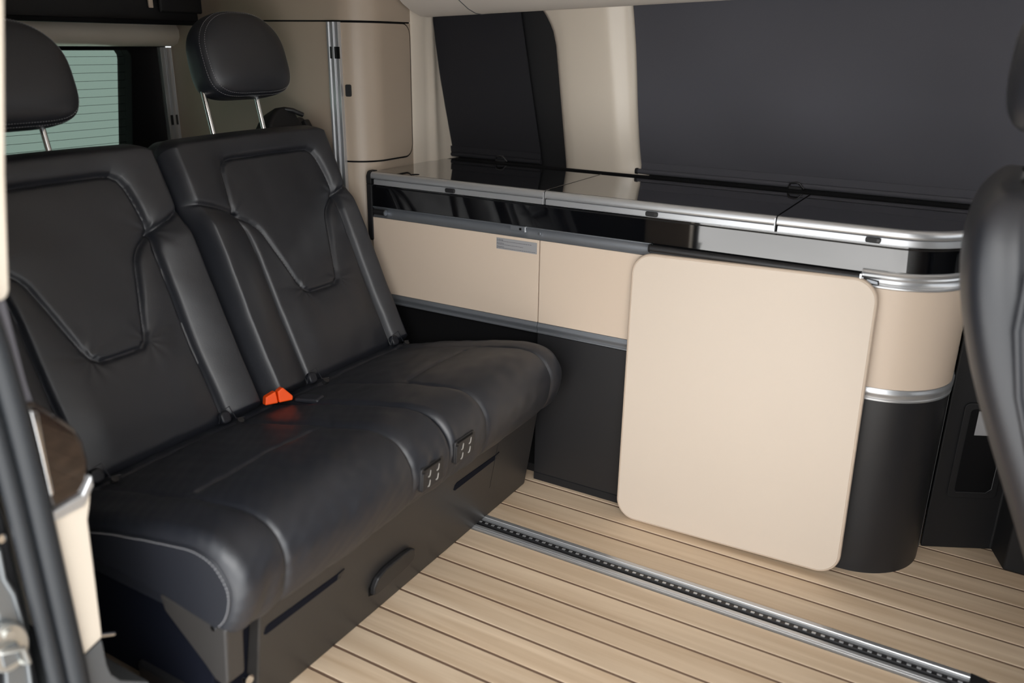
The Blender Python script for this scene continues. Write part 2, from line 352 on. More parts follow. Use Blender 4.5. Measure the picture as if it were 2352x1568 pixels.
# rear wall: tailgate with window
tg = empty('wall_rear', (-2.55, 1.5, 0), 'tailgate with black framed rear window', 'tailgate'); tg['kind'] = 'structure'
box('tailgate_panel', (-2.60, 0.60, 0), (-2.54, 2.45, 0.84), PLASTIC_M, tg)
prism('tailgate_frame', [(1.815, 0.84), (1.862, 1.175), (1.862, 1.19), (1.852, 1.206), (1.835, 1.235), (2.0, 1.235), (2.0, 0.84)], 'x', -2.60, -2.525, DEEP, tg, bevel=0.003)
box('tailgate_frame', (-2.60, 0.60, 0.84), (-2.525, 0.86, 1.235), DEEP, tg, bevel=0.004)
box('tailgate_header', (-2.60, 0.60, 1.205), (-2.53, 2.00, 1.66), DEEP, tg, bevel=0.003)
hd = prism('header_trim', [(-2.53+0.0+0.10*0, 1.222), (-2.47, 1.218), (-2.445, 1.228), (-2.432, 1.248), (-2.432, 1.268), (-2.442, 1.284), (-2.46, 1.292), (-2.53, 1.292)], 'y', 0.62, 2.12, TRIMB, tg, bevel=0)
for p in hd.data.polygons: p.use_smooth = True
hd.data.set_sharp_from_angle(angle=math.radians(50))
gp = [(0.86, 0.845), (1.90, 0.845), (1.93, 1.206), (0.86, 1.206)]
win3 = empty('window_3', (-2.56, 1.35, 0.84), 'green tinted rear window with thin heating lines', 'window'); win3['kind'] = 'structure'
prism('window_pane', gp, 'x', -2.562, -2.558, REARGLASS, win3, bevel=0)
for i in range(14):
    z = 1.186-i*0.0245
    tube('heating_line', [(-2.556, 0.87, z+0.006), (-2.556, 1.5, z), (-2.556, 1.86, z)], 0.0006, DEEP, win3, n=4)

# right wall (the open sliding door side) with its pillar close to the camera
wr = empty('wall_right', (-1.2, 0.6, 0), 'right side wall and pillar behind the open sliding door', 'wall'); wr['kind'] = 'structure'
XP = -1.10
def pyz(name, poly, x0, x1, m, bevel=0.003, **k): return prism(name, poly, 'x', x0, x1, m, wr, bevel=bevel, **k)
box('side_wall', (-2.6, 0.42, -0.45), (-1.24, 0.60, 0.95), GREYTRIM, wr, bevel=0)
box('roof_rail', (-2.6, 0.40, 1.46), (1.7, 0.60, 1.72), HEADL, wr, bevel=0)
box('side_wall_upper', (-2.6, 0.48, 0.95), (-1.24, 0.58, 1.72), TRIMB, wr, bevel=0)
pyz('pillar_trim', [(0.40, 0.922), (0.572, 0.922), (0.580, 0.925), (0.584, 0.934), (0.607, 1.082), (0.645, 1.289), (0.69, 1.50), (0.40, 1.50)], -1.24, XP, TRIMB, 0.004)
pyz('belt_strap', [(0.560, 0.93), (0.581, 0.925), (0.588, 0.80), (0.592, 0.76), (0.565, 0.76), (0.5615, 0.86)], -1.13, XP-0.012, BELT, 0.001)
pyz('console', [(0.566, 0.770), (0.588, 0.774), (0.614, 0.744), (0.640, 0.710), (0.648, 0.685), (0.651, 0.655), (0.646, 0.622), (0.628, 0.606), (0.582, 0.601)], -1.30, XP, CONSOLE, 0.010, seg=4)
prism('console_chrome', [(0.577, 0.765), (0.589, 0.758), (0.5885, 0.700), (0.589, 0.628), (0.582, 0.627), (0.580, 0.697)], 'x', XP-0.006, XP+0.004, CHROME, wr, bevel=0.003)
pyz('console_bezel', [(0.578, 0.6035), (0.628, 0.609), (0.647, 0.634), (0.648, 0.616), (0.628, 0.590), (0.581, 0.588)], -1.28, XP+0.006, ALU, 0.003)
pyz('side_panel', [(0.581, 0.589), (0.626, 0.591), (0.6475, 0.617), (0.640, 0.585), (0.633, 0.563), (0.629, 0.48), (0.623, 0.365), (0.622, 0.355), (0.587, 0.344)], -1.30, XP, TRIMB, 0.003)
pyz('side_panel_shadow_joint', [(0.587, 0.3435), (0.622, 0.3545), (0.622, 0.349), (0.587, 0.338)], -1.28, XP-0.003, PLASTIC, 0.001)
pyz('lower_side_trim', [(0.587, 0.3385), (0.623, 0.3495), (0.624, 0.30), (0.628, 0.278), (0.641, 0.256), (0.69, 0.215), (0.70, -0.0), (0.50, -0.40), (0.50, 0.20)], -1.30, XP-0.002, GREYTRIM, 0.004)
tube('cargo_eye', [(XP-0.01, 0.620, 0.355), (XP-0.012, 0.648, 0.339)], 0.0035, CHROME, wr, n=10)
# rubber door seal
sealp = [(0.50, 1.42), (0.505, 1.20), (0.525, 1.02), (0.547, 0.90), (0.556, 0.80), (0.562, 0.68), (0.565, 0.58), (0.568, 0.45), (0.570, 0.34), (0.571, 0.2), (0.571, -0.40)]
sp = catmull([(XP+0.002, a, b) for a, b in sealp], 8)
tube('door_seal', sp, 0.0165, RUBBER, wr, n=12)
sp2 = catmull([(XP-0.004, a-0.0265, b) for a, b in sealp], 8)
tube('door_seal_lip', sp2, 0.0125, RUBBER, wr, n=12)
# door jamb sheet metal and striker
pyz('door_jamb', [(0.44, 0.95), (0.532, 0.95), (0.532, 0.20), (0.532, -0.42), (0.40, -0.42), (0.40, 0.95)], -1.26, XP-0.035, PLASTIC_M, 0.002)
prism('jamb_bracket', [(0.498, 0.578), (0.518, 0.570), (0.516, 0.522), (0.524, 0.494), (0.5265, 0.432), (0.521, 0.344), (0.518, 0.25), (0.470, 0.25), (0.490, 0.40), (0.494, 0.47), (0.490, 0.49), (0.496, 0.52)], 'x', XP-0.034, XP-0.024, STEEL, wr, bevel=0.003)
tube('jamb_bracket_rib', [(XP-0.022, 0.512, 0.57), (XP-0.022, 0.511, 0.523), (XP-0.022, 0.519, 0.492), (XP-0.022, 0.5215, 0.432), (XP-0.022, 0.515, 0.33)], 0.003, STEEL, wr, n=8)
circ = [(0.4915+0.030*math.cos(t), 0.422+0.0385*math.sin(t)) for t in [2*math.pi*i/28 for i in range(28)]]
prism('striker_plate', circ, 'x', XP-0.024, XP-0.008, ZINC, wr, bevel=0.004)
prism('striker_pocket', rrect(0.478, 0.396, 0.504, 0.428, 0.005, 4), 'x', XP-0.010, XP-0.0055, STEEL, wr, bevel=0.002)
tube('striker_loop', [(XP-0.008, 0.474, 0.428), (XP+0.004, 0.476, 0.432), (XP+0.006, 0.503, 0.421), (XP+0.004, 0.507, 0.392), (XP-0.008, 0.505, 0.388)], 0.004, ZINC, wr, n=10)
tube('striker_screw', [(XP-0.010, 0.494, 0.446), (XP-0.003, 0.494, 0.446)], 0.007, ZINC, wr, n=14)
tube('jamb_bolt', [(XP-0.03, 0.516, 0.588), (XP-0.015, 0.516, 0.588)], 0.006, CHROME, wr, n=12)

# cab in front (outside the frame, darkens the reflections as the real one does)
wf = empty('wall_front', (1.6, 1.5, 0), 'dark dashboard and cab front', 'dashboard'); wf['kind'] = 'structure'
box('dashboard', (1.25, 0.5, -0.05), (1.7, 2.5, 0.85), PLASTIC_M, wf, bevel=0.05)
box('cab_door_left', (0.8, 2.40, 0.0), (1.7, 2.5, 0.9), PLASTIC_M, wf)
box('cab_door_right', (0.60, 0.45, -0.40), (1.7, 0.58, 0.9), PLASTIC_M, wf)
box('front_roof_header', (1.3, 0.45, 1.45), (1.75, 2.5, 1.72), HEADL, wf)
box('front_pillar_right', (0.60, 0.44, 0.9), (0.72, 0.56, 1.5), HEADL, wf)

# ------------------------------------------------------------------ wardrobe at the back corner
wd = empty('wardrobe_cabinet', (-2.05, 2.2, 0), 'beige corner wardrobe with rounded edge behind the bench', 'wardrobe')
def wpath(off=0.0, s0=None, s1=None, n=40):
    """plan path: side face (y=1.985) -> arc -> front face (x=-1.665); returns [(x,y,nx,ny,s)]"""
    r = 0.095; cx, cy = -1.665-r, 1.985+r; L1 = (-2.48) - 0; pts = []
    a = abs(cx-(-2.48)); arc = r*math.pi/2; b = 2.34-cy
    tot = a+arc+b; s0 = 0 if s0 is None else s0; s1 = tot if s1 is None else s1
    ss = sorted(set([s0, s1]+[s for s in [a+arc*i/14 for i in range(15)] if s0 < s < s1]+[s0+(s1-s0)*i/n for i in range(n+1)]))
    for s in ss:
        if s <= a: pts.append((-2.48+s, 1.985-off, 0, -1, s))
        elif s <= a+arc:
            t = (s-a)/arc*math.pi/2; nx, ny = math.sin(t), -math.cos(t); pts.append((cx+nx*(r+off), cy+ny*(r+off), nx, ny, s))
        else: pts.append((-1.665+off, cy+(s-a-arc), 1, 0, s))
    return pts
A_ = 0.72; ARC_ = 0.095*math.pi/2
def wbody(name, z0, z1, off, taper=0):
    p = wpath(off); v = []; n = len(p)
    for z, k in ((z0, 0), (z1, taper)):
        v += [(q[0]-k*0, q[1]+k*0, z) for q in p]+[(-2.48, 2.34, z)]
    m_ = n+1; f = [tuple(range(m_))[::-1], tuple(range(m_, 2*m_))]+[(i, (i+1) % m_, m_+(i+1) % m_, m_+i) for i in range(m_)]
    return link(name, mesh(name, v, f), WARD, wd, smooth=35)
wbody('body', 0.0, 1.296, 0.0)
wbody('upper_body', 1.3005, 1.66, 0.0)
jg = wbody('joint_gap', 1.2955, 1.3010, -0.004); jg.data.materials[0] = DEEP
def sheet(name, s0, s1, z0, z1, rad, o0, o1, m, parent):
    p = [q for q in wpath(0, s0, s1, 60)]; v = []; f = []; N = 2
    def zr(s):
        d = s1-s
        e = rad-math.sqrt(max(0, rad*rad-(rad-d)**2)) if d < rad else 0
        return z0+e, z1-e
    # densify near the rounded end
    for q in p:
        a, b = zr(q[4])
        for o in (o0, o1):
            for z in (a, b): v.append((q[0]+q[2]*o, q[1]+q[3]*o, z))
    n = len(p)
    for i in range(n-1):
        k = i*4; l = k+4
        f += [(k+2, l+2, l+3, k+3), (k, k+1, l+1, l), (k+1, k+3, l+3, l+1), (k, l, l+2, k+2)]
    f += [(0, 2, 3, 1), ((n-1)*4, (n-1)*4+1, (n-1)*4+3, (n-1)*4+2)]
    return link(name, mesh(name, v, f), m, parent, smooth=35)
sD0 = A_-0.018; sD1 = A_+ARC_+ (2.213-2.08)
sheet('door_gap', sD0, sD1+0.0045, 0.8965, 1.2980, 0.039, 0.0004, 0.0014, DEEP, wd)
door = sheet('door', sD0+0.002, sD1-0.001, 0.902, 1.294, 0.034, 0.0005, 0.0032, WARD, wd)
hp = wpath(0.0, A_+0.010, A_+0.028, 2)
def doorpt(s, z, o):
    q = min(wpath(0, 0, None, 400), key=lambda t: abs(t[4]-s)); return Vector((q[0]+q[2]*o, q[1]+q[3]*o, z))
latch = prism('door_latch', rrect(-0.009, 1.089, 0.009, 1.123, 0.004, 3), 'y', -0.004, 0.006, PLASTIC_M, door, bevel=0.002)
q = doorpt(A_+0.036, 0, 0.004); latch.data.transform(Matrix.Translation((q.x, q.y, 0)) @ Matrix.Rotation(math.radians(20), 4, 'Z'))
def alurail(x0, x1, y0, y1, z0, z1, axis, clip):
    """ribbed vertical aluminium profile"""
    if axis == 'y':  # faces -Y
        w = x1-x0
        pr = [(x0, y1), (x0, y0), (x0+w*.16, y0), (x0+w*.22, y0+.004), (x0+w*.36, y0+.004), (x0+w*.42, y0-.001), (x0+w*.58, y0-.001), (x0+w*.64, y0+.004), (x0+w*.78, y0+.004), (x0+w*.84, y0), (x1, y0), (x1, y1)]
    else:
        w = y1-y0
        pr = [(x0, y0), (x1, y0), (x1, y0+w*.16), (x1-.004, y0+w*.22), (x1-.004, y0+w*.36), (x1+.001, y0+w*.42), (x1+.001, y0+w*.58), (x1-.004, y0+w*.64), (x1-.004, y0+w*.78), (x1, y0+w*.84), (x1, y1), (x0, y1)]
    r = prism('aluminium_rail', pr, 'z', z0, z1, ALU, wd, bevel=0.0005, seg=1)
    zc = clip
    if axis == 'y':
        box('rail_clip', (x0+w*.22, y0+.0005, zc), (x0+w*.78, y0+.003, zc+.033), PLASTIC, r, bevel=0.0005); box('rail_clip', (x0+w*.80, y0-.001, zc), (x1+.001, y0+.003, zc+.033), DEEP, r, bevel=0.0005)
    else: box('rail_clip', (x1-.003, y0+w*.22, zc), (x1-.0005, y0+w*.78, zc+.033), PLASTIC, r, bevel=0.0005)
    return r
alurail(-1.782, -1.738, 1.972, 1.985, 0.30, 1.296, 'y', 1.195)
alurail(-2.50, -2.484, 1.945, 1.995, 0.30, 1.215, 'x', 0.965)

# ------------------------------------------------------------------ kitchen
YF = 2.0; XE = -0.025; R_ = 0.165; XK0 = -1.662
def kpath(x0, x1=None, off=0.0, ext=0.0, y_end=2.42, narc=18):
    """front (y=YF) from x0, corner arc, then side (x=XE) to y_end; x1 stops on the straight"""
    cx, cy = XE-R_, YF+R_; p = []
    if x1 is not None and x1 <= cx:
        return [(x0, YF, 0, -1), ((x0+x1)/2, YF, 0, -1), (x1, YF, 0, -1)]
    p = [(x0, YF, 0, -1), (cx-0.001, YF, 0, -1)]
    for i in range(narc+1):
        t = i/narc*math.pi/2; nx, ny = math.sin(t), -math.cos(t); p.append((cx+nx*R_, cy+ny*R_, nx, ny))
    p.append((XE, y_end, 1, 0)); return p
def planpoly(x0, off, y_back=2.42, narc=18):
    p = [(a+c*off, b+d*off) for a, b, c, d in kpath(x0, None, y_end=y_back)]
    return p+[(x0, y_back)]
kt = empty('kitchen_cabinet', (-0.85, 2.2, 0), 'low beige and black galley cabinet with rounded end along the side wall', 'kitchen cabinet')
XS = -1.0755   # seam at the bench
prism('carcass', planpoly(XK0, -0.030), 'z', 0.03, 0.83, DEEP, kt, bevel=0)
plansweep('base_panel', kpath(XS+0.001, -0.30), [(-0.028, 0.0), (0.0, 0.0), (0.0, 0.465), (-0.028, 0.465)], PLASTIC, kt)
plansweep('skirting', kpath(XS+0.001, -0.30), [(-0.02, 0.0), (0.003, 0.0), (0.003, 0.022), (0.0, 0.024), (-0.02, 0.024)], PLASTIC_M, kt)
plansweep('end_column', kpath(-0.298, None, y_end=2.212), [(-0.028, 0.0), (0.0, 0.0), (0.0, 0.466), (-0.028, 0.466)], PLASTIC, kt, smooth=30)
plansweep('column_return', [(XE, 2.2135, 1, 0), (XE, 2.42, 1, 0)], [(-0.028, 0.0), (-0.002, 0.0), (-0.002, 0.466), (-0.028, 0.466)], PLASTIC_M, kt)
box('column_edge', (XE-0.002, 2.2105, 0.0), (XE+0.0012, 2.2130, 0.466), GREYTRIM, kt, bevel=0.0005)
box('recess_panel', (XK0, 2.035, 0.0), (XS, 2.06, 0.465), PLASTIC_M, kt)
# beige fronts
DZ0, DZ1 = 0.4985, 0.7355
plansweep('door_panel', kpath(XK0, XS-0.0015), [(-0.022, DZ0), (0.0, DZ0), (0.0, DZ1), (-0.022, DZ1)], BEIGE, kt, bevel=0.001)
plansweep('door_panel', kpath(XS+0.0015, -0.36), [(-0.022, DZ0), (0.0, DZ0), (0.0, DZ1), (-0.022, DZ1)], BEIGE, kt, bevel=0.001)
plansweep('curved_end_panel', kpath(-0.357, None, y_end=2.212), [(-0.022, DZ0), (0.0, DZ0), (0.0, DZ1), (-0.022, DZ1)], BEIGE, kt, smooth=30)
plansweep('end_return_panel', [(XE, 2.2138, 1, 0), (XE, 2.42, 1, 0)], [(-0.02, DZ0), (-0.001, DZ0), (-0.001, DZ1+0.03), (-0.02, DZ1+0.03)], BEIGE, kt)
# lower aluminium strip
lo = [(-0.02, 0.4665), (0.0, 0.4665), (0.003, 0.468), (0.003, 0.472), (0.0012, 0.4735), (0.0012, 0.480), (0.0045, 0.484), (0.0045, 0.490), (0.001, 0.4945), (0.001, 0.498), (-0.02, 0.498)]
plansweep('lower_strip', kpath(XK0, XS-0.0008), lo, ALU_D, kt)
plansweep('lower_strip', kpath(XS+0.0008, -0.32), lo, ALU_D, kt)
plansweep('end_ring', kpath(-0.318, None, y_end=2.200), lo, ALU, kt)
plansweep('end_ring_return', [(XE, 2.2015, 1, 0), (XE, 2.42, 1, 0)], lo, ALU, kt)
# channel between beige fronts and gloss band: concave rail
ch = [(-0.022, 0.7362), (0.0005, 0.7362), (0.0015, 0.7385), (-0.002, 0.741), (-0.006, 0.7455), (-0.0075, 0.752), (-0.0065, 0.759), (-0.003, 0.764), (0.0015, 0.767), (0.0015, 0.769), (-0.022, 0.769)]
plansweep('channel_rail', kpath(XK0+0.004, -0.752), ch, ALU_D, kt)
plansweep('channel_rail_end', [(-0.752, YF, 0, -1), (-0.243, YF, 0, -1)], [(-0.024, 0.7362), (-0.012, 0.7362), (-0.012, 0.769), (-0.024, 0.769)], DEEP, kt)
hi = [(-0.022, 0.7362), (0.001, 0.7362), (0.004, 0.7385), (0.004, 0.741), (0.0015, 0.7425), (0.0005, 0.7445), (0.0025, 0.7465), (0.0005, 0.7495), (-0.0005, 0.756), (0.003, 0.7615), (0.0015, 0.7655), (0.006, 0.770), (0.007, 0.774), (0.004, 0.777), (-0.022, 0.777)]
ring = plansweep('end_ring', kpath(-0.243, None, y_end=2.30), hi, ALU, kt)
# table hook bar resting in the channel and its clip
tube('rail_plug', [(XK0+0.010, YF-0.002, 0.7535), (XK0+0.052, YF-0.002, 0.7530)], 0.0085, PLASTIC_M, kt, n=14)
tube('rail_plug_end', [(XK0+0.052, YF-0.002, 0.7530), (XK0+0.055, YF-0.002, 0.7530)], 0.0088, ALU_D, kt, n=14)
box('slider', (-1.168, YF-0.004, 0.7545), (-1.122, YF+0.004, 0.7685), ALU_D, kt, bevel=0.001)
box('slider_window', (-1.139, YF-0.0048, 0.7575), (-1.132, YF-0.0035, 0.7640), DEEP, kt, bevel=0)
box('slider_pin', (-1.1215, YF-0.006, 0.7535), (-1.1185, YF+0.002, 0.7685), CHROME, kt, bevel=0.001)
tube('rail_screw', [(-1.078, YF+0.002, 0.7535), (-1.078, YF-0.001, 0.7535)], 0.004, CHROME, kt, n=12)
# gloss black fascia
fasc = plansweep('gloss_fascia', kpath(XK0+0.004, None, y_end=2.40), [(-0.022, 0.7692), (-0.0005, 0.7692), (0.0, 0.7700), (0.0, 0.8285), (-0.002, 0.8298), (-0.004, 0.8315), (-0.004, 0.8355), (-0.022, 0.8355)], GLOSS, kt, smooth=30)
prism('end_cap', [(2.03, 0.66), (2.005, 0.66), (1.996, 0.669), (1.996, 0.8352), (2.03, 0.8352)], 'x', XK0-0.016, XK0+0.003, PLASTIC_M, kt, bevel=0.002)
# warning sticker
stk = box('warning_sticker', (-1.214, YF-0.0012, 0.6955), (-1.0835, YF-0.0002, 0.7275), PAPER, kt, bevel=0)
for i, (w, txt) in enumerate(((0.020, 'Achtung'), (0.024, 'Attention'), (0.024, 'Attention'))):
    zt = 0.7255-i*0.0098
    cu = bpy.data.curves.new('t', 'FONT'); cu.body = txt; cu.size = 0.0060; cu.align_x = 'LEFT'; cu.align_y = 'TOP'; cu.extrude = 0.0001
    to = bpy.data.objects.new('tmp_text', cu); COL.objects.link(to); to.rotation_euler = (math.pi/2, 0, 0); to.location = (-1.2125, YF-0.0013, zt)
    bpy.context.view_layer.update(); me = bpy.data.meshes.new_from_object(to.evaluated_get(bpy.context.evaluated_depsgraph_get())); me.transform(to.matrix_world)
    bpy.data.objects.remove(to); me.materials.clear(); link('sticker_heading', me, INK, stk)
    x = -1.2125
    V = []; F = []
    rr = random.Random(i)
    end = (-1.100, -1.130, -1.0875)[i]
    while x < end:
        l = rr.uniform(0.002, 0.006); o = len(V); za = zt-0.0072; zb = za+0.0012
        V += [(x, YF-0.0014, za), (x+l, YF-0.0014, za), (x+l, YF-0.0014, zb), (x, YF-0.0014, zb)]; F.append((o, o+1, o+2, o+3)); x += l+0.0012
    link('sticker_print', mesh('sticker_print', V, F), INK, stk, kind='stuff')

# worktop: three hinged glass lids
wt = empty('kitchen_worktop', (-0.85, 2.2, 0.835), 'dark glass worktop of three lids with silver front edges on the kitchen cabinet', 'worktop')
S1, S2 = -1.0635, -0.447
YB = 2.378
lipU = [(-0.03, 0.8535), (0.003, 0.8535), (0.0045, 0.8550), (0.0050, 0.8600), (0.0040, 0.8670), (0.001, 0.8708), (-0.005, 0.8728), (-0.03, 0.8728)]
lipL = [(-0.02, 0.8362), (0.0042, 0.8362), (0.0050, 0.8368), (0.0050, 0.8375), (0.0030, 0.8382), (0.0026, 0.8505), (0.0010, 0.8518), (-0.02, 0.8518)]
for i, (a, b) in enumerate(((XK0+0.003, S1-0.002), (S1+0.002, S2-0.002), (S2+0.002, None))):
    if b is not None:
        lid = box('glass_lid', (a, YF+0.006, 0.862), (b, YB, 0.8735), GLASSTOP, wt, bevel=0.0012)
        pth = kpath(a, b)
    else:
        lid = prism('glass_lid', [(a, YF+0.006)]+[(p[0]-p[2]*0.006, p[1]-p[3]*0.006) for p in kpath(a, None, y_end=YB)[1:]]+[(a, YB)], 'z', 0.862, 0.8735, GLASSTOP, wt, bevel=0.0012)
        pth = kpath(a, None, y_end=YB-0.02)
    plansweep('lid_edge', pth, lipU, ALU, lid)
    plansweep('edge_strip', [(pth[0][0]+(0.010 if i == 0 else 0.003),)+pth[0][1:]]+pth[1:], lipL, ALU, lid)
    bx = (-1.369, -0.755, -0.231)[i]
    bt = prism('push_button', rrect(bx-0.0165, 0.8385, bx+0.0165, 0.8505, 0.004, 4), 'y', YF-0.0075, YF, PLASTIC_M, lid, bevel=0.0015)
    box('button_end', (bx+0.0075, YF-0.0082, 0.8405), (bx+0.0150, YF-0.0070, 0.8485), PLASTIC, lid, bevel=0.0006)
for s in (S1, S2):
    box('lid_joint', (s-0.002, YF+0.01, 0.850), (s+0.002, YB, 0.870), DEEP, wt, bevel=0)
    box('lid_stop', (s-0.0035, YF-0.0062, 0.8365), (s-0.0008, YF+0.004, 0.870), ALU, wt, bevel=0.0006)
prism('end_trim', [(2.03, 0.8358), (1.996, 0.8358), (1.996, 0.860), (2.003, 0.872), (2.012, 0.875), (2.03, 0.875)], 'x', XK0-0.016, XK0+0.003, PLASTIC_M, wt, bevel=0.002)
box('back_rail', (XK0+0.05, YB+0.001, 0.845), (0.35, YB+0.012, 0.8785), DEEP, wt, bevel=0.002)
box('back_shelf', (XK0, YB+0.010, 0.84), (0.75, 2.47, 0.869), PLASTIC_M, wt, bevel=0.002)
tube('finger_hole', [(-1.515, 2.028, 0.8733), (-1.515, 2.028, 0.8742)], 0.012, DEEP, wt, n=20)

# ------------------------------------------------------------------ roller blinds
def blind(x0, x1, lean, m, label, clipx, seed, rod_from, wrinkle):
    b = empty('roller_blind', ((x0+x1)/2, 2.42, 0.88), label, 'window blind', 'roller blinds over the side windows')
    nu, nv = 90, 40; v = []; f = []
    for side in (0, 1):
        for i in range(nu):
            for j in range(nv):
                x = x0+(x1-x0)*i/(nu-1); z = 0.886+(1.42-0.886)*j/(nv-1)
                o = wrinkle(x, z)*math.sin(math.pi*j/(nv-1))**0.5
                v.append((x-lean*(z-0.88), wallY(z)-0.014+o+0.0015*side, z))
    f = grid_faces(nu, nv)+grid_faces(nu, nv, nu*nv)
    N = nu*nv
    for i in range(nu-1): f += [(i*nv, (i+1)*nv, N+(i+1)*nv, N+i*nv), (i*nv+nv-1, (i+1)*nv+nv-1, N+(i+1)*nv+nv-1, N+i*nv+nv-1)]
    for j in range(nv-1): f += [(j, j+1, N+j+1, N+j), ((nu-1)*nv+j, (nu-1)*nv+j+1, N+(nu-1)*nv+j+1, N+(nu-1)*nv+j)]
    link('blind_fabric', mesh('blind_fabric', v, f), m, b, smooth=40)
    tube('bottom_bar', [(rod_from, 2.414, 0.8855), (x1, 2.414, 0.8855)], 0.0075, m, b, n=12)
    tube('bar_end', [(rod_from-0.008, 2.414, 0.8855), (rod_from, 2.414, 0.8855)], 0.0095, PLASTIC_M, b, n=14)
    box('hem', (x0, 2.4095, 0.893), (x1, 2.4115, 0.9135), m, b, bevel=0.0008)
    for s in (-1, 1):
        tube('pull_handle', [(clipx-0.020, 2.405, 0.878), (clipx-0.014, 2.399, 0.8925), (clipx, 2.398, 0.8955), (clipx+0.010, 2.398, 0.8945), (clipx+0.022, 2.405, 0.879)], 0.0028, PLASTIC, b, n=8) if s < 0 else box('clip', (clipx-0.018, 2.398, 0.8738), (clipx+0.018, 2.412, 0.884), PLASTIC_M, b, bevel=0.002)
    return b
blind(-1.655, -1.300, 0.11, FABRIC_D, 'narrow shaded blind drawn over the rear side window next to the wardrobe', -1.445, 3, -1.655, lambda x, z: 0.0012*math.sin(9*x+4*z))
blind(-0.955, 0.72, 0.07, FABRIC, 'wide charcoal blind drawn over the long side window above the worktop', -0.497, 5, -0.966,
      lambda x, z: 0.007*math.sin(13*(x+0.95)-9*(z-0.9))*math.exp(-((x+0.6)/0.35)**2)+0.008*math.sin(11*(x+0.2)+10*(z-0.9)))

# ------------------------------------------------------------------ folding table leaning on the kitchen
tb = empty('folding_table', (-0.475, 1.94, 0), 'loose beige table top with rounded corners leaning against the kitchen cabinet', 'table top')
TX0, TX1, TZ = -0.785, -0.190, 0.748
ang = math.atan2(0.047, 0.745); rot = 0.024
def txf(p):   # p: (x, y thickness, z up the board) -> world
    x, y, z = p; c = (TX0+TX1)/2
    x2 = c+(x-c)*math.cos(rot)-(z-0.37)*math.sin(rot); z2 = 0.37+(z-0.37)*math.cos(rot)+(x-c)*math.sin(rot)+0.0075
    return Vector((x2, 1.9305+y*math.cos(ang)+z2*math.sin(ang), z2*math.cos(ang)-y*math.sin(ang)))
prism('table_board', rrect(TX0+0.006, 0.006, TX1-0.006, TZ-0.006, 0.050, 10), 'y', 0.0, 0.016, TABLEM, tb, bevel=0.0008, xf=txf)
# rounded edge band around the board
out = rrect(TX0+0.006, 0.006, TX1-0.006, TZ-0.006, 0.050, 10); out2 = rrect(TX0, 0.0, TX1, TZ, 0.056, 10)
v = []; f = []; n = len(out)
prof = [(0.0, 0.0003), (0.12, -0.0006), (0.5, -0.0002), (0.85, 0.003), (1.0, 0.008), (0.85, 0.013), (0.5, 0.0162), (0.0, 0.0165)]
for k in range(n):
    for t, yy in prof: v.append(txf((out[k][0]+(out2[k][0]-out[k][0])*t, yy, out[k][1]+(out2[k][1]-out[k][1])*t)))
q = len(prof)
for k in range(n):
    for j in range(q-1): f.append((k*q+j, ((k+1) % n)*q+j, ((k+1) % n)*q+j+1, k*q+j+1))
link('edge_band', mesh('edge_band', v, f), TABLEE, tb, smooth=60)
hk = prism('hook_rail', [(0.0, 0.0), (0.014, 0.0), (0.016, 0.004), (0.016, 0.020), (0.008, 0.024), (0.0, 0.020)], 'x', 0, 1, PLASTIC, tb, bevel=0)
hk.data.transform(Matrix.Translation((-0.750, 1.9865, 0.7425)) @ Matrix.Diagonal((0.508, 1, 1, 1)))
tube('hook_rod', [(-0.750, 1.9905, 0.7590), (-0.243, 1.9905, 0.7590)], 0.0085, PLASTIC, tb, n=14)
tube('rod_cap', [(-0.7535, 1.9905, 0.7590), (-0.7500, 1.9905, 0.7590)], 0.0105, PLASTIC_M, tb, n=14)
box('hook_bracket', (-0.246, 1.982, 0.738), (-0.241, 2.000, 0.768), CHROME, tb, bevel=0.001)
prism('hook_tab', [(-0.238, 0.7480), (-0.238, 0.7590), (-0.205, 0.7550), (-0.203, 0.7455), (-0.222, 0.7440)], 'y', 1.988, 1.994, PLASTIC_M, tb, bevel=0.001)
prism('hook_tab_face', [(-0.230, 0.7490), (-0.230, 0.7565), (-0.2075, 0.7535), (-0.206, 0.7475)], 'y', 1.9872, 1.9882, ALU_D, tb, bevel=0)

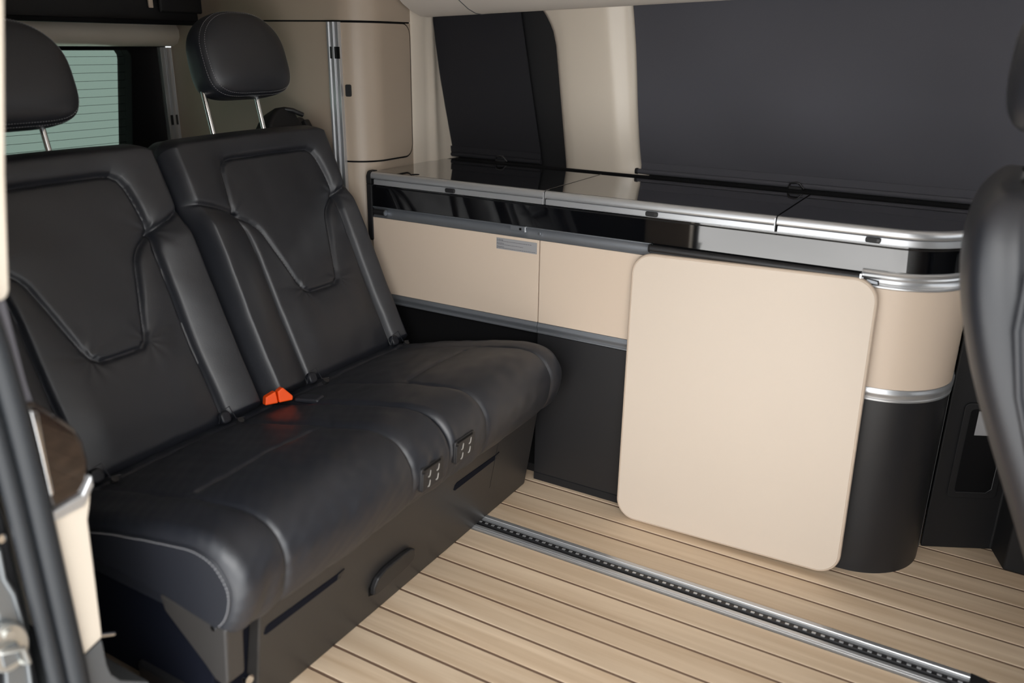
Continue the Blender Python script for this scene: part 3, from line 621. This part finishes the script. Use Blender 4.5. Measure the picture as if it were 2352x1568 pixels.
# ------------------------------------------------------------------ bench seat
bench = empty('bench_seat', (-1.3, 1.36, 0), 'black leather two-seat bench with headrests facing the front', 'bench seat')
P0 = np.array([-1.49, 0, 0.38]); D = np.array([-0.4356, 0, 0.9001]); Nn = np.array([0.9001, 0, 0.4356])
def bpt(s, v, h): return (P0[0]+D[0]*v+Nn[0]*h, s, P0[2]+D[2]*v+Nn[2]*h)
half = [(0, .634), (.125, .634), (.150, .630), (.166, .619), (.175, .600), (.180, .575), (.188, .515), (.189, .492), (.176, .478), (.153, .462), (.136, .445), (.126, .428), (.115, .395), (.074, .268), (.066, .250), (.050, .240), (.03, .238), (0, .238)]
def spacing(n, a, b, e):
    t = np.linspace(0, 1, n); t = t-0.09*np.sin(2*np.pi*t)*1.0; return a+(b-a)*t
def backrest(yc, y0, y1, vt, sgn_in, seed, label):
    """sgn_in: side (+1/-1) on which the neighbouring backrest sits"""
    ns, nv = 300, 340
    ss = spacing(ns, y0, y1, 0); tv = spacing(nv, 0, 1, 0); SS, TT = np.meshgrid(ss, tv, indexing='ij')
    v0 = 0.0; rc = 0.060
    dL = np.clip(rc-(SS-y0), 0, rc); dR = np.clip(rc-(y1-SS), 0, rc); dd = np.maximum(dL, dR)
    top = vt-rc+np.sqrt(rc*rc-dd*dd)+0.006*np.cos((SS-yc)/0.33*1.57)
    rb = 0.03; dL = np.clip(rb-(SS-y0), 0, rb); dR = np.clip(rb-(y1-SS), 0, rb); d2 = np.maximum(dL, dR); bot = v0+rb-np.sqrt(rb*rb-d2*d2)
    V = bot+TT*(top-bot); Cc = SS-yc
    # seams
    ins = half+[(-a, b) for a, b in half[::-1]]
    wl_ = [(-.186, .486), (-.24, .508), (y0-yc-0.02, .545)]; wr_ = [(.186, .486), (.24, .505), (y1-yc+0.02, .545)]
    bl = [(-.190, .480), (-.181, .44), (-.177, .36), (-.176, .20), (-.178, .0)]; br = [(-a, b) for a, b in bl]
    dIns = segdist(Cc, V, ins+ins[:1]); dW = np.minimum(segdist(Cc, V, wl_), segdist(Cc, V, wr_)); dB = np.minimum(segdist(Cc, V, bl), segdist(Cc, V, br))
    isin = inside(Cc, V, ins); below = sstep(.50, .44, V-0.18*np.clip(np.abs(Cc)-.19, 0, 1))
    h = np.zeros(SS.shape)
    # bolsters
    outb = np.clip(np.abs(Cc)-.176, 0, 1)
    h += below*0.030*np.sin(np.clip(outb/0.11, 0, 1)*math.pi*0.5)
    h += (1-below)*0.010*sstep(.10, .28, np.abs(Cc))
    # horse-shoe around the insert swells, the insert itself is a flat pillow
    h += np.where(isin, 0.004*(1-np.exp(-dIns/0.018)), 0.011*(1-np.exp(-dIns/0.016))*sstep(.15, .45, V)+0.006*(1-np.exp(-dIns/0.03)))
    h += 0.012*np.sin(np.clip((V-0.02)/0.25, 0, 1)*math.pi)*sstep(.176, .10, np.abs(Cc))
    for d, A, s in ((dIns, 0.0075, 0.0060), (dW, 0.008, 0.0060), (dB, 0.011, 0.0065)): h -= A*np.exp(-(d/s)**2)
    h -= 0.006*np.exp(-dW/0.022)+0.007*np.exp(-dB/0.020)
    # creases running into the seam corners
    for (cx, cy, a0, k) in ((.19, .49, 2.3, 1), (-.19, .49, 0.8, 1), (.07, .25, -.7, 1), (-.07, .25, 3.9, 1)):
        rx, ry = Cc-cx, V-cy; rr = np.hypot(rx, ry); an = np.arctan2(ry, rx)-a0
        h += 0.0013*np.exp(-rr/0.045)*np.cos(9*an)*sstep(0.004, 0.02, rr)
    h += wavy(SS, V, seed, 0.0010, 22)+wavy(SS, V, seed+9, 0.0002, 70)
    e = np.minimum(np.minimum(SS-y0, y1-SS)*1.0, np.minimum((V-bot)*1.3, (top-V)))
    Rr = 0.042; k = np.clip(e/Rr, 0, 1); h = h*sstep(0, 1, k*1.2)-0.034*(1-np.sqrt(np.clip(1-(1-k)**2, 0, 1)))
    vv = [bpt(SS[i, j], V[i, j], h[i, j]) for i in range(ns) for j in range(nv)]
    f = grid_faces(ns, nv)
    loop = [(i, 0) for i in range(ns)]+[(ns-1, j) for j in range(1, nv)]+[(i, nv-1) for i in range(ns-2, -1, -1)]+[(0, j) for j in range(nv-2, 0, -1)]
    base = len(vv); m_ = len(loop)
    rings = ((0.006, -0.055), (0.004, -0.10), (-0.012, -0.125))
    for g, dep in rings:
        for (i, j) in loop:
            s_ = SS[i, j]; q = V[i, j]; cs = (y0+y1)/2; cv = vt/2
            vv.append(bpt(s_+g*np.sign(s_-cs)*min(1, abs(s_-cs)/0.2), q+g*np.sign(q-cv)*min(1, abs(q-cv)/0.3), dep))
    prev = [i*nv+j for i, j in loop]
    for r in range(len(rings)):
        cur = list(range(base+r*m_, base+(r+1)*m_)); f += [(prev[a], prev[(a+1) % m_], cur[(a+1) % m_], cur[a]) for a in range(m_)]; prev = cur
    f.append(tuple(prev))
    o = link('backrest', mesh('backrest', vv, f), LEATHER, bench, smooth=55)
    o['label'] = label
    # stitching along the top piping
    st = [bpt(SS[i, nv-1], V[i, nv-1]-0.002, -0.0335) for i in range(6, ns-6, 3)]
    stitches('stitching', [(a, b, c+0.0015) for a, b, c in st], o, 0.004, 0.0025, 0.0005)
    return o
YR, YL = 1.688, 1.052
bR = backrest(YR, 1.358, 1.948, 0.708, -1, 3, 'right backrest beside the kitchen')
bL = backrest(YL, 0.800, 1.350, 0.708, 1, 8, 'left backrest beside the door')

# headrests
def headrest(yc, w0, w1, parent, label, yp):
    nr, na = 34, 72; hw = 0.150; hh = (w1-w0)/2; wc = (w0+w1)/2; T = 0.066; v = []; f = []
    def ring(o, sc, k=0.0):
        pts = []
        for a in range(na):
            t = 2*math.pi*a/na; c, s = math.cos(t), math.sin(t); p = 2/(3.0 if s > 0 else 4.2)
            x = hw*math.copysign(abs(c)**p, c); y = hh*math.copysign(abs(s)**p, s)
            if y > 0: x *= 1-0.22*(y/hh)**2
            pts.append((x*sc, y*sc))
        return pts
    cc = np.array(bpt(yc, wc, 0.004)); Dh = np.array([-0.225, 0, 0.974]); Nh = np.array([0.974, 0, 0.225])
    def pos(x, y, o): return tuple(cc+np.array([0, x, 0])+Dh*y+Nh*o*(1-0.16*y/hh))
    for i in range(nr):
        t = -1+2*i/(nr-1); tt = math.sin(t*math.pi/2); o = T*tt; sc = (1-abs(tt)**3.2)**(1/3.0) if abs(tt) < 1 else 0
        sc = max(sc, 0.02)
        g = 0.006*math.exp(-((o-0.034)/0.004)**2)
        for x, y in ring(o, sc-g): v.append(pos(x, y, o))
    f = [(i*na+j, i*na+(j+1) % na, (i+1)*na+(j+1) % na, (i+1)*na+j) for i in range(nr-1) for j in range(na)]
    f += [tuple(range(na))[::-1], tuple(range((nr-1)*na, nr*na))]
    h = link('headrest', mesh('headrest', v, f), LEATHER, bench, smooth=70); h['label'] = label
    for o in (0.0285, 0.0405):
        tt = o/T; sc = (1-abs(tt)**3.2)**(1/3.0)+0.004
        pts = [pos(x, y, o) for x, y in ring(o, sc)]; stitches('stitching', pts+[pts[0]], h, 0.0036, 0.0026, 0.00045)
    for s in (-1, 1):
        pts = [bpt(yp+s*0.0905, a, -0.060+0.24*(a-0.735)) for a in (0.60, 0.70, 0.76, w0+0.05)]
        tube('headrest_post', pts, 0.0068, CHROME, h, n=14)
        cp = bpt(yp+s*0.0905, 0.708, -0.062)
        c = prism('post_collar', rrect(-0.026, -0.014, 0.026, 0.014, 0.010, 5), 'z', 0, 0.008, PLASTIC_M, h, bevel=0.002)
        rotm = Matrix(((0, D[0]*-0+Nn[0], D[0], 0), (1, 0, 0, 0), (0, Nn[2], D[2], 0), (0, 0, 0, 1)))
        c.data.transform(Matrix.Translation(cp) @ rotm)
    return h
headrest(1.724, 0.796, 1.024, bR, 'raised black leather headrest near the wardrobe', 1.685)
headrest(1.052, 0.758, 0.986, bL, 'lowered black leather headrest near the tailgate window', 1.040)

# cushions
prof_xz = catmull([(-1.60, .362), (-1.54, .378), (-1.45, .395), (-1.36, .414), (-1.28, .432), (-1.20, .450), (-1.12, .466), (-1.06, .475), (-1.01, .472), (-.975, .455), (-.952, .424), (-.945, .390), (-.952, .350), (-.970, .315), (-1.0, .292), (-1.05, .285)], 8)
seglen = np.concatenate([[0], np.cumsum(np.hypot(*np.diff(prof_xz, axis=0).T))]); LT = seglen[-1]
def prof_at(t):
    x = np.interp(t, seglen, prof_xz[:, 0]); z = np.interp(t, seglen, prof_xz[:, 1])
    e = 0.006; x1 = np.interp(np.clip(t+e, 0, LT), seglen, prof_xz[:, 0])-np.interp(np.clip(t-e, 0, LT), seglen, prof_xz[:, 0]); z1 = np.interp(np.clip(t+e, 0, LT), seglen, prof_xz[:, 1])-np.interp(np.clip(t-e, 0, LT), seglen, prof_xz[:, 1])
    L = np.hypot(x1, z1); return x, z, -z1/L, x1/L
def t_of_x(x): # upper branch
    k = int(np.argmax(prof_xz[:, 0])); return float(np.interp(x, prof_xz[:k, 0], seglen[:k]))
def cushion(y0, y1, sA, sB, Rl, Rr, seed, label, pocket):
    ns, nt = 200, 230
    ss = spacing(ns, y0, y1, 0); tt = np.linspace(0, LT, nt); SS, TT = np.meshgrid(ss, tt, indexing='ij')
    tc = t_of_x(-1.205); tr = t_of_x(-1.47); te = LT*0.93
    fl = 0.012
    seam1 = [(sA, te), (sA, t_of_x(-1.04)), (sA, tc+0.06), (sA+fl*0.4, tc+0.02), (sA+0.03, tc)]
    seam2 = [(sB, te), (sB, t_of_x(-1.04)), (sB, tc+0.06), (sB-fl*0.4, tc+0.02), (sB-0.03, tc)]
    back1 = [(sA, tc+0.03), (sA, tr)]; back2 = [(sB, tc+0.03), (sB, tr)]
    crease = [(sA+0.03, tc), (sB-0.03, tc)]; rear = [(y0+0.02, tr), (y1-0.02, tr)]
    h = np.zeros(SS.shape)
    d1 = np.minimum(segdist(SS, TT, seam1), segdist(SS, TT, seam2)); d2 = segdist(SS, TT, crease); d3 = segdist(SS, TT, rear); d4 = np.minimum(segdist(SS, TT, back1), segdist(SS, TT, back2))
    frontf = sstep(tc, tc+0.12, TT)
    h -= (0.0045*np.exp(-(d1/0.0045)**2)+0.004*np.exp(-d1/0.02))*(0.35+0.65*frontf)
    h -= 0.0045*np.exp(-(d2/0.005)**2)+0.006*np.exp(-d2/0.03)
    h -= 0.004*np.exp(-(d3/0.006)**2)+0.003*np.exp(-d3/0.03)
    h -= 0.0022*np.exp(-(d4/0.006)**2)
    mid = (sA+sB)/2; hwid = (sB-sA)/2
    h += 0.006*np.clip(1-((SS-mid)/hwid)**2, 0, 1)*np.sin(np.clip(TT/LT, 0, 1)*math.pi)
    # side bolsters rise a little at the front
    h += 0.004*np.sin(np.clip(TT/LT, 0, 1)*math.pi)*sstep(0, 0.03, np.where(SS < mid, sA-SS, SS-sB))
    # gathered leather near the front corner
    h += 0.0022*np.sin(120*(SS-y0)+30*TT)*np.exp(-((SS-y0-0.05)/0.04)**2)*np.exp(-((TT-LT*0.86)/0.07)**2)
    if pocket is not None:   # press the leather in around the seat switch
        k = np.exp(-(((SS-pocket)/0.045)**4+((TT-LT*0.875)/0.040)**4)); h -= 0.010*k
        h += 0.0016*np.sin(150*(SS-pocket)+60*TT)*np.exp(-((SS-pocket)/0.05)**2)*np.exp(-((TT-LT*0.805)/0.03)**2)
    h += wavy(SS, TT, seed, 0.0016, 22)+wavy(SS, TT, seed+5, 0.0006, 70)
    def rnd(e, R, dep): k = np.clip(e/R, 0, 1); return -dep*(1-np.sqrt(np.clip(1-(1-k)**2, 0, 1)))
    h += rnd(SS-y0, Rl, Rl*0.95)+rnd(y1-SS, Rr, Rr*0.95)
    X, Z, NX, NZ = prof_at(TT)
    px = X+NX*h; pz = Z+NZ*h
    vv = [(px[i, j], SS[i, j], pz[i, j]) for i in range(ns) for j in range(nt)]; f = grid_faces(ns, nt)
    # end faces (flat leather side panels) and the underside
    for i in (0, ns-1):
        b0 = len(vv); sg = -1 if i == 0 else 1
        zb = 0.318 if i == 0 else 0.295
        for j in range(nt):
            t = j/(nt-1); xb = min(px[i, j], -1.0+0.012); xb = -1.58+(xb+1.58)
            vv.append((np.interp(t, [0, 1], [-1.60, -1.0]), SS[i, j]+sg*-0.004, 0.30 if t < 0.9 else 0.30))
        f += [(i*nt+j, i*nt+j+1, b0+j+1, b0+j) for j in range(nt-1)]
    o = link('seat_cushion', mesh('seat_cushion', vv, f), LEATHER, bench, smooth=50); o['label'] = label
    return o, px, pz, SS
cL, pxL, pzL, SSL = cushion(0.768, 1.3735, 0.878, 1.242, 0.030, 0.020, 21, 'left seat cushion beside the door', 1.298)
cR, pxR, pzR, SSR = cushion(1.3765, 1.938, 1.530, 1.850, 0.020, 0.055, 33, 'right seat cushion beside the kitchen', 1.424)
# side panel of the left cushion with its stitched seam
sidep = [(float(pxL[0, j]), float(pzL[0, j])) for j in range(8, 216, 3)]
poly = sidep+[(-1.01, 0.312), (-1.14, 0.330), (-1.33, 0.335), (-1.585, 0.335)]
prism('cushion_side', poly, 'y', 0.764, 0.772, LEATHER_D, cL, bevel=0)
stitches('stitching', [(a+0.0005, 0.7632, b-0.0005) for a, b in sidep[12:]], cL, 0.0045, 0.0028, 0.0009)
tube('piping', [(a, 0.7675, b+0.0015) for a, b in sidep[6:]], 0.0022, LEATHER, cL, n=8)

# base
base = prism('seat_base', [(-1.0815, 0.0), (-1.033, 0.305), (-1.60, 0.305), (-1.60, 0.0)], 'y', 0.886, 1.955, BASEP, bench, bevel=0.006, seg=3)
def bx_(z): return -1.0815+0.159*z
fx = Matrix(((0, 0, 1, 0), (1, 0, 0, 0), (0, 1, 0, 0), (0, 0, 0, 1)))
def onfront(name, poly, t0, t1, m, parent, bevel=0.0015):
    """poly in (y,z) on the sloping base front, t outwards"""
    n = len(poly); v = [(bx_(z)+t0, y, z) for y, z in poly]+[(bx_(z)+t1, y, z) for y, z in poly]
    f = [tuple(range(n))[::-1], tuple(range(n, 2*n))]+[(i, (i+1) % n, n+(i+1) % n, n+i) for i in range(n)]
    return link(name, mesh(name, v, f), m, parent, bevel=bevel)
for a, b in ((0.897, 1.122), (1.532, 1.748)):
    sl = onfront('grip_slot', [(a, 0.192), (a+0.004, 0.205), (a+0.012, 0.209), (b-0.02, 0.204), (b, 0.206), (b-0.004, 0.196), (b-0.012, 0.189), (a+0.006, 0.188)], -0.001, 0.0016, SLOT, base, 0.0005)
    onfront('slot_tip', [(b-0.022, 0.1895), (b-0.020, 0.2035), (b, 0.206), (b-0.004, 0.196)], 0.0012, 0.003, PLASTIC, base, 0.0008)
hd_ = [(1.219, 0.073), (1.217, 0.095), (1.228, 0.116), (1.255, 0.127), (1.30, 0.1275), (1.345, 0.126), (1.366, 0.117), (1.370, 0.100), (1.366, 0.084), (1.34, 0.076), (1.29, 0.072), (1.24, 0.068)]
onfront('handle_recess', [(1.219, 0.066), (1.216, 0.09), (1.228, 0.11), (1.30, 0.12), (1.30, 0.07), (1.235, 0.060)], -0.001, 0.0012, DEEP, base, 0)
onfront('release_handle', hd_, 0.001, 0.017, PLASTIC, base, 0.005)
onfront('panel_joint', [(1.7275, 0.10), (1.735, 0.26), (1.7365, 0.26), (1.729, 0.10)], -0.001, 0.0008, PLASTIC, base, 0)
# left end: slim gap, corner bracket and side
prism('base_side', [(-1.10, 0.06), (-1.055, 0.300), (-1.58, 0.320), (-1.58, 0.06)], 'y', 0.800, 0.8855, SLOT, bench, bevel=0.004)
prism('corner_bracket', [(-0.993, 0.306), (-0.992, 0.312), (-1.16, 0.322), (-1.15, 0.29), (-1.06, 0.215), (-1.035, 0.190), (-1.015, 0.186), (-1.003, 0.196)], 'y', 0.768, 0.808, BASEP, bench, bevel=0.010, seg=3)
tube('bracket_bolt', [(-1.022, 0.771, 0.306), (-1.022, 0.766, 0.306)], 0.0055, CHROME, bench, n=12)
box('lower_rail', (-1.30, 0.79, 0.012), (-1.06, 0.835, 0.10), PLASTIC, bench, bevel=0.012, seg=3)
tube('foot_bolt', [(-1.05, 0.845, 0.13), (-1.04, 0.845, 0.13)], 0.010, CHROME, bench, n=12)
# switches with seat symbols
def switch(yc, zc, xc):
    tilt = math.radians(3)
    M = Matrix.Translation((xc, yc, zc)) @ Matrix.Rotation(tilt, 4, 'Y') @ fx
    p = prism('seat_switch', rrect(-0.042, -0.030, 0.040, 0.028, 0.009, 4), 'z', -0.008, 0.003, PLASTIC, bench, bevel=0.003); p.data.transform(M)
    s = box('switch_slit', (-0.034, 0.0220, 0.002), (0.026, 0.0265, 0.0042), DEEP, p, bevel=0); s.data.transform(M)
    b = prism('switch_bar', rrect(-0.041, -0.026, -0.030, 0.018, 0.003, 3), 'z', 0.0, 0.0065, PLASTIC, p, bevel=0.002); b.data.transform(M)
    for i, (cx, cy) in enumerate(((-0.014, 0.006), (0.017, 0.008), (-0.015, -0.017), (0.015, -0.014))):
        L = [(cx-0.0040, cy-0.0055), (cx-0.0005, cy-0.0055), (cx+0.0022, cy-0.003), (cx+0.0044, cy+0.0075)]
        g = tube('seat_symbol', [(a, c, 0.0034) for a, c in L], [0.0009, 0.0011, 0.0009, 0.0007], SYMBOL, p, n=6); g.data.transform(M)
    return p
switch(1.298, 0.378, -0.9450); switch(1.424, 0.388, -0.9450)
# belt buckle
bk = empty('belt_buckle_anchor', (0, 0, 0), None, None) if False else None
M = Matrix.Translation((-1.440, 1.345, 0.410)) @ Matrix.Rotation(math.radians(62), 4, 'Z') @ Matrix.Rotation(math.radians(-14), 4, 'X')
b1 = prism('belt_buckle', [(-0.034, 0.0), (-0.030, 0.020), (-0.004, 0.030), (-0.002, 0.0)], 'y', -0.014, 0.014, ORANGE, bench, bevel=0.003); b1.data.transform(M)
b2 = prism('belt_buckle', [(0.0, 0.0), (0.0, 0.028), (0.014, 0.036), (0.026, 0.022), (0.036, 0.010), (0.034, 0.0)], 'y', -0.014, 0.014, ORANGE, bench, bevel=0.003); b2.data.transform(M)
b3 = prism('buckle_cover', [(-0.03, 0.0), (-0.028, 0.012), (0.035, 0.016), (0.045, 0.0)], 'y', -0.018, 0.018, LEATHER_D, bench, bevel=0.006); b3.data.transform(Matrix.Translation((-1.385, 1.392, 0.408)) @ Matrix.Rotation(math.radians(15), 4, 'Z'))
# child seat anchor caps at the foot of the backrests
for yy in (1.511, 1.862, 1.218, 0.885):
    q = bpt(yy, 0.020, 0.012)
    a = prism('anchor_cover', rrect(-0.014, -0.006, 0.014, 0.024, 0.010, 5), 'z', -0.01, 0.008, LEATHER_D, bench, bevel=0.006)
    a.data.transform(Matrix.Translation((q[0]+0.004, q[1]+0.004, q[2]-0.006)) @ Matrix.Rotation(math.radians(-25), 4, 'Y') @ fx)
    tube('anchor_stud', [(q[0]+0.028, yy+0.022, q[2]-0.012), (q[0]+0.034, yy+0.022, q[2]-0.002)], 0.008, PLASTIC, bench, n=12)
    tube('anchor_loop', [(q[0]+0.006, yy-0.019, q[2]-0.004), (q[0]+0.010, yy-0.014, q[2]+0.026), (q[0]+0.012, yy+0.010, q[2]+0.031), (q[0]+0.022, yy+0.018, q[2]+0.0), (q[0]+0.026, yy+0.040, q[2]-0.004)], 0.0013, LEATHER, bench, n=6)
# belt guide behind the right backrest
def blob(name, c, r, m, parent, e=2.6):
    bm = bmesh.new(); bmesh.ops.create_uvsphere(bm, u_segments=28, v_segments=18, radius=1)
    for v in bm.verts:
        x, y, z = v.co; n = (abs(x)**e+abs(y)**e+abs(z)**e)**(1/e); v.co = Vector((x/n*r[0], y/n*r[1], z/n*r[2]))+Vector(c)
    me = bpy.data.meshes.new(name); bm.to_mesh(me); bm.free(); return link(name, me, m, parent, smooth=60)
gpoly = [(1.790, 0.66), (1.808, 0.742), (1.838, 0.768), (1.870, 0.788), (1.905, 0.790), (1.928, 0.780), (1.938, 0.762), (1.945, 0.66)]
gm = prism('belt_guide', gpoly, 'x', -0.145, -0.070, PLASTIC_M, bench, bevel=0.014, seg=4)
gs = prism('belt_guide', [(1.925, 0.62), (1.932, 0.748), (1.952, 0.758), (1.970, 0.748), (1.980, 0.712), (1.980, 0.62)], 'x', -0.160, -0.075, PLASTIC, bench, bevel=0.012, seg=4)
for o_ in (gm, gs):
    for v_ in o_.data.vertices: v_.co = Vector(bpt(v_.co.y, v_.co.z, v_.co.x))
tube('belt_webbing', [bpt(1.90, 0.78, -0.075), bpt(1.915, 0.77, -0.062), bpt(1.945, 0.752, -0.058)], 0.007, PLASTIC, bench, n=8)
prism('belt_side', [(P0[0]+D[0]*a+Nn[0]*b, P0[2]+D[2]*a+Nn[2]*b) for a, b in ((0.74, -0.06), (0.74, -0.16), (0.40, -0.16), (0.40, -0.06), (0.62, -0.045))], 'y', 1.945, 1.968, PLASTIC, bench, bevel=0.006)

# ------------------------------------------------------------------ front seat (close, right edge)
fs = empty('front_seat', (0.3, 1.65, 0), 'blurred black leather front seat at the right edge of the view', 'car seat')
zs = [0.36, 0.42, 0.48, 0.56, 0.64, 0.72, 0.80, 0.87, 0.93, 0.98, 1.015, 1.04, 1.055]
rear = np.interp(zs, [0.36, 0.465, 0.57, 0.71, 0.81, 0.90, 0.955, 1.0, 1.024, 1.06], [0.17, 0.128, 0.080, 0.018, -0.018, -0.042, -0.048, -0.046, -0.040, 0.0])
thick = np.interp(zs, [0.36, 0.6, 0.9, 1.0, 1.04, 1.06], [0.17, 0.16, 0.13, 0.11, 0.075, 0.02])
hwid = np.interp(zs, [0.36, 0.7, 0.9, 1.0, 1.04, 1.06], [0.26, 0.262, 0.255, 0.235, 0.205, 0.17])
v = []; f = []; na = 64
for z, rx, th, hw in zip(zs, rear, thick, hwid):
    for a in range(na):
        t = 2*math.pi*a/na; c, s = math.cos(t), math.sin(t); p = 2/3.4
        xx = math.copysign(abs(c)**p, c); yy = math.copysign(abs(s)**p, s)
        g = 0.0055*math.exp(-((abs(yy)-0.985)/0.02)**2)*math.exp(-((xx-0.25)/0.12)**2)
        v.append((rx+th/2+xx*th/2, 1.645+yy*(hw-g), z))
n = len(zs); f = [(i*na+j, i*na+(j+1) % na, (i+1)*na+(j+1) % na, (i+1)*na+j) for i in range(n-1) for j in range(na)]+[tuple(range(na))[::-1], tuple(range((n-1)*na, n*na))]
bk_ = link('backrest', mesh('backrest', v, f), LEATHER, fs, smooth=60); md = bk_.modifiers.new('sub', 'SUBSURF'); md.levels = 1; md.render_levels = 1
# side seam ridges catch the light
tube('side_piping', [(0.062, 1.394, 1.00), (0.052, 1.3885, 0.94), (0.054, 1.384, 0.86), (0.075, 1.3815, 0.76), (0.110, 1.381, 0.66), (0.150, 1.382, 0.56)], 0.006, LEATHER, fs, n=10)
hr_ = blob('headrest', (0.035, 1.645, 1.225), (0.062, 0.140, 0.105), LEATHER, fs, 2.8)
for s in (-1, 1): tube('headrest_post', [(0.035, 1.645+s*0.085, 1.02), (0.035, 1.645+s*0.085, 1.16)], 0.0075, CHROME, fs, n=12)
for s in (-1, 1): blob('post_collar', (0.045, 1.645+s*0.085, 1.052), (0.024, 0.034, 0.010), PLASTIC_M, fs)
blob('seat_cushion', (0.47, 1.645, 0.42), (0.30, 0.265, 0.10), LEATHER, fs, 4)
prism('pedestal', rrect(0.33, 1.44, 0.72, 1.86, 0.04, 5), 'z', 0.0, 0.33, PLASTIC_M, fs, bevel=0.01)
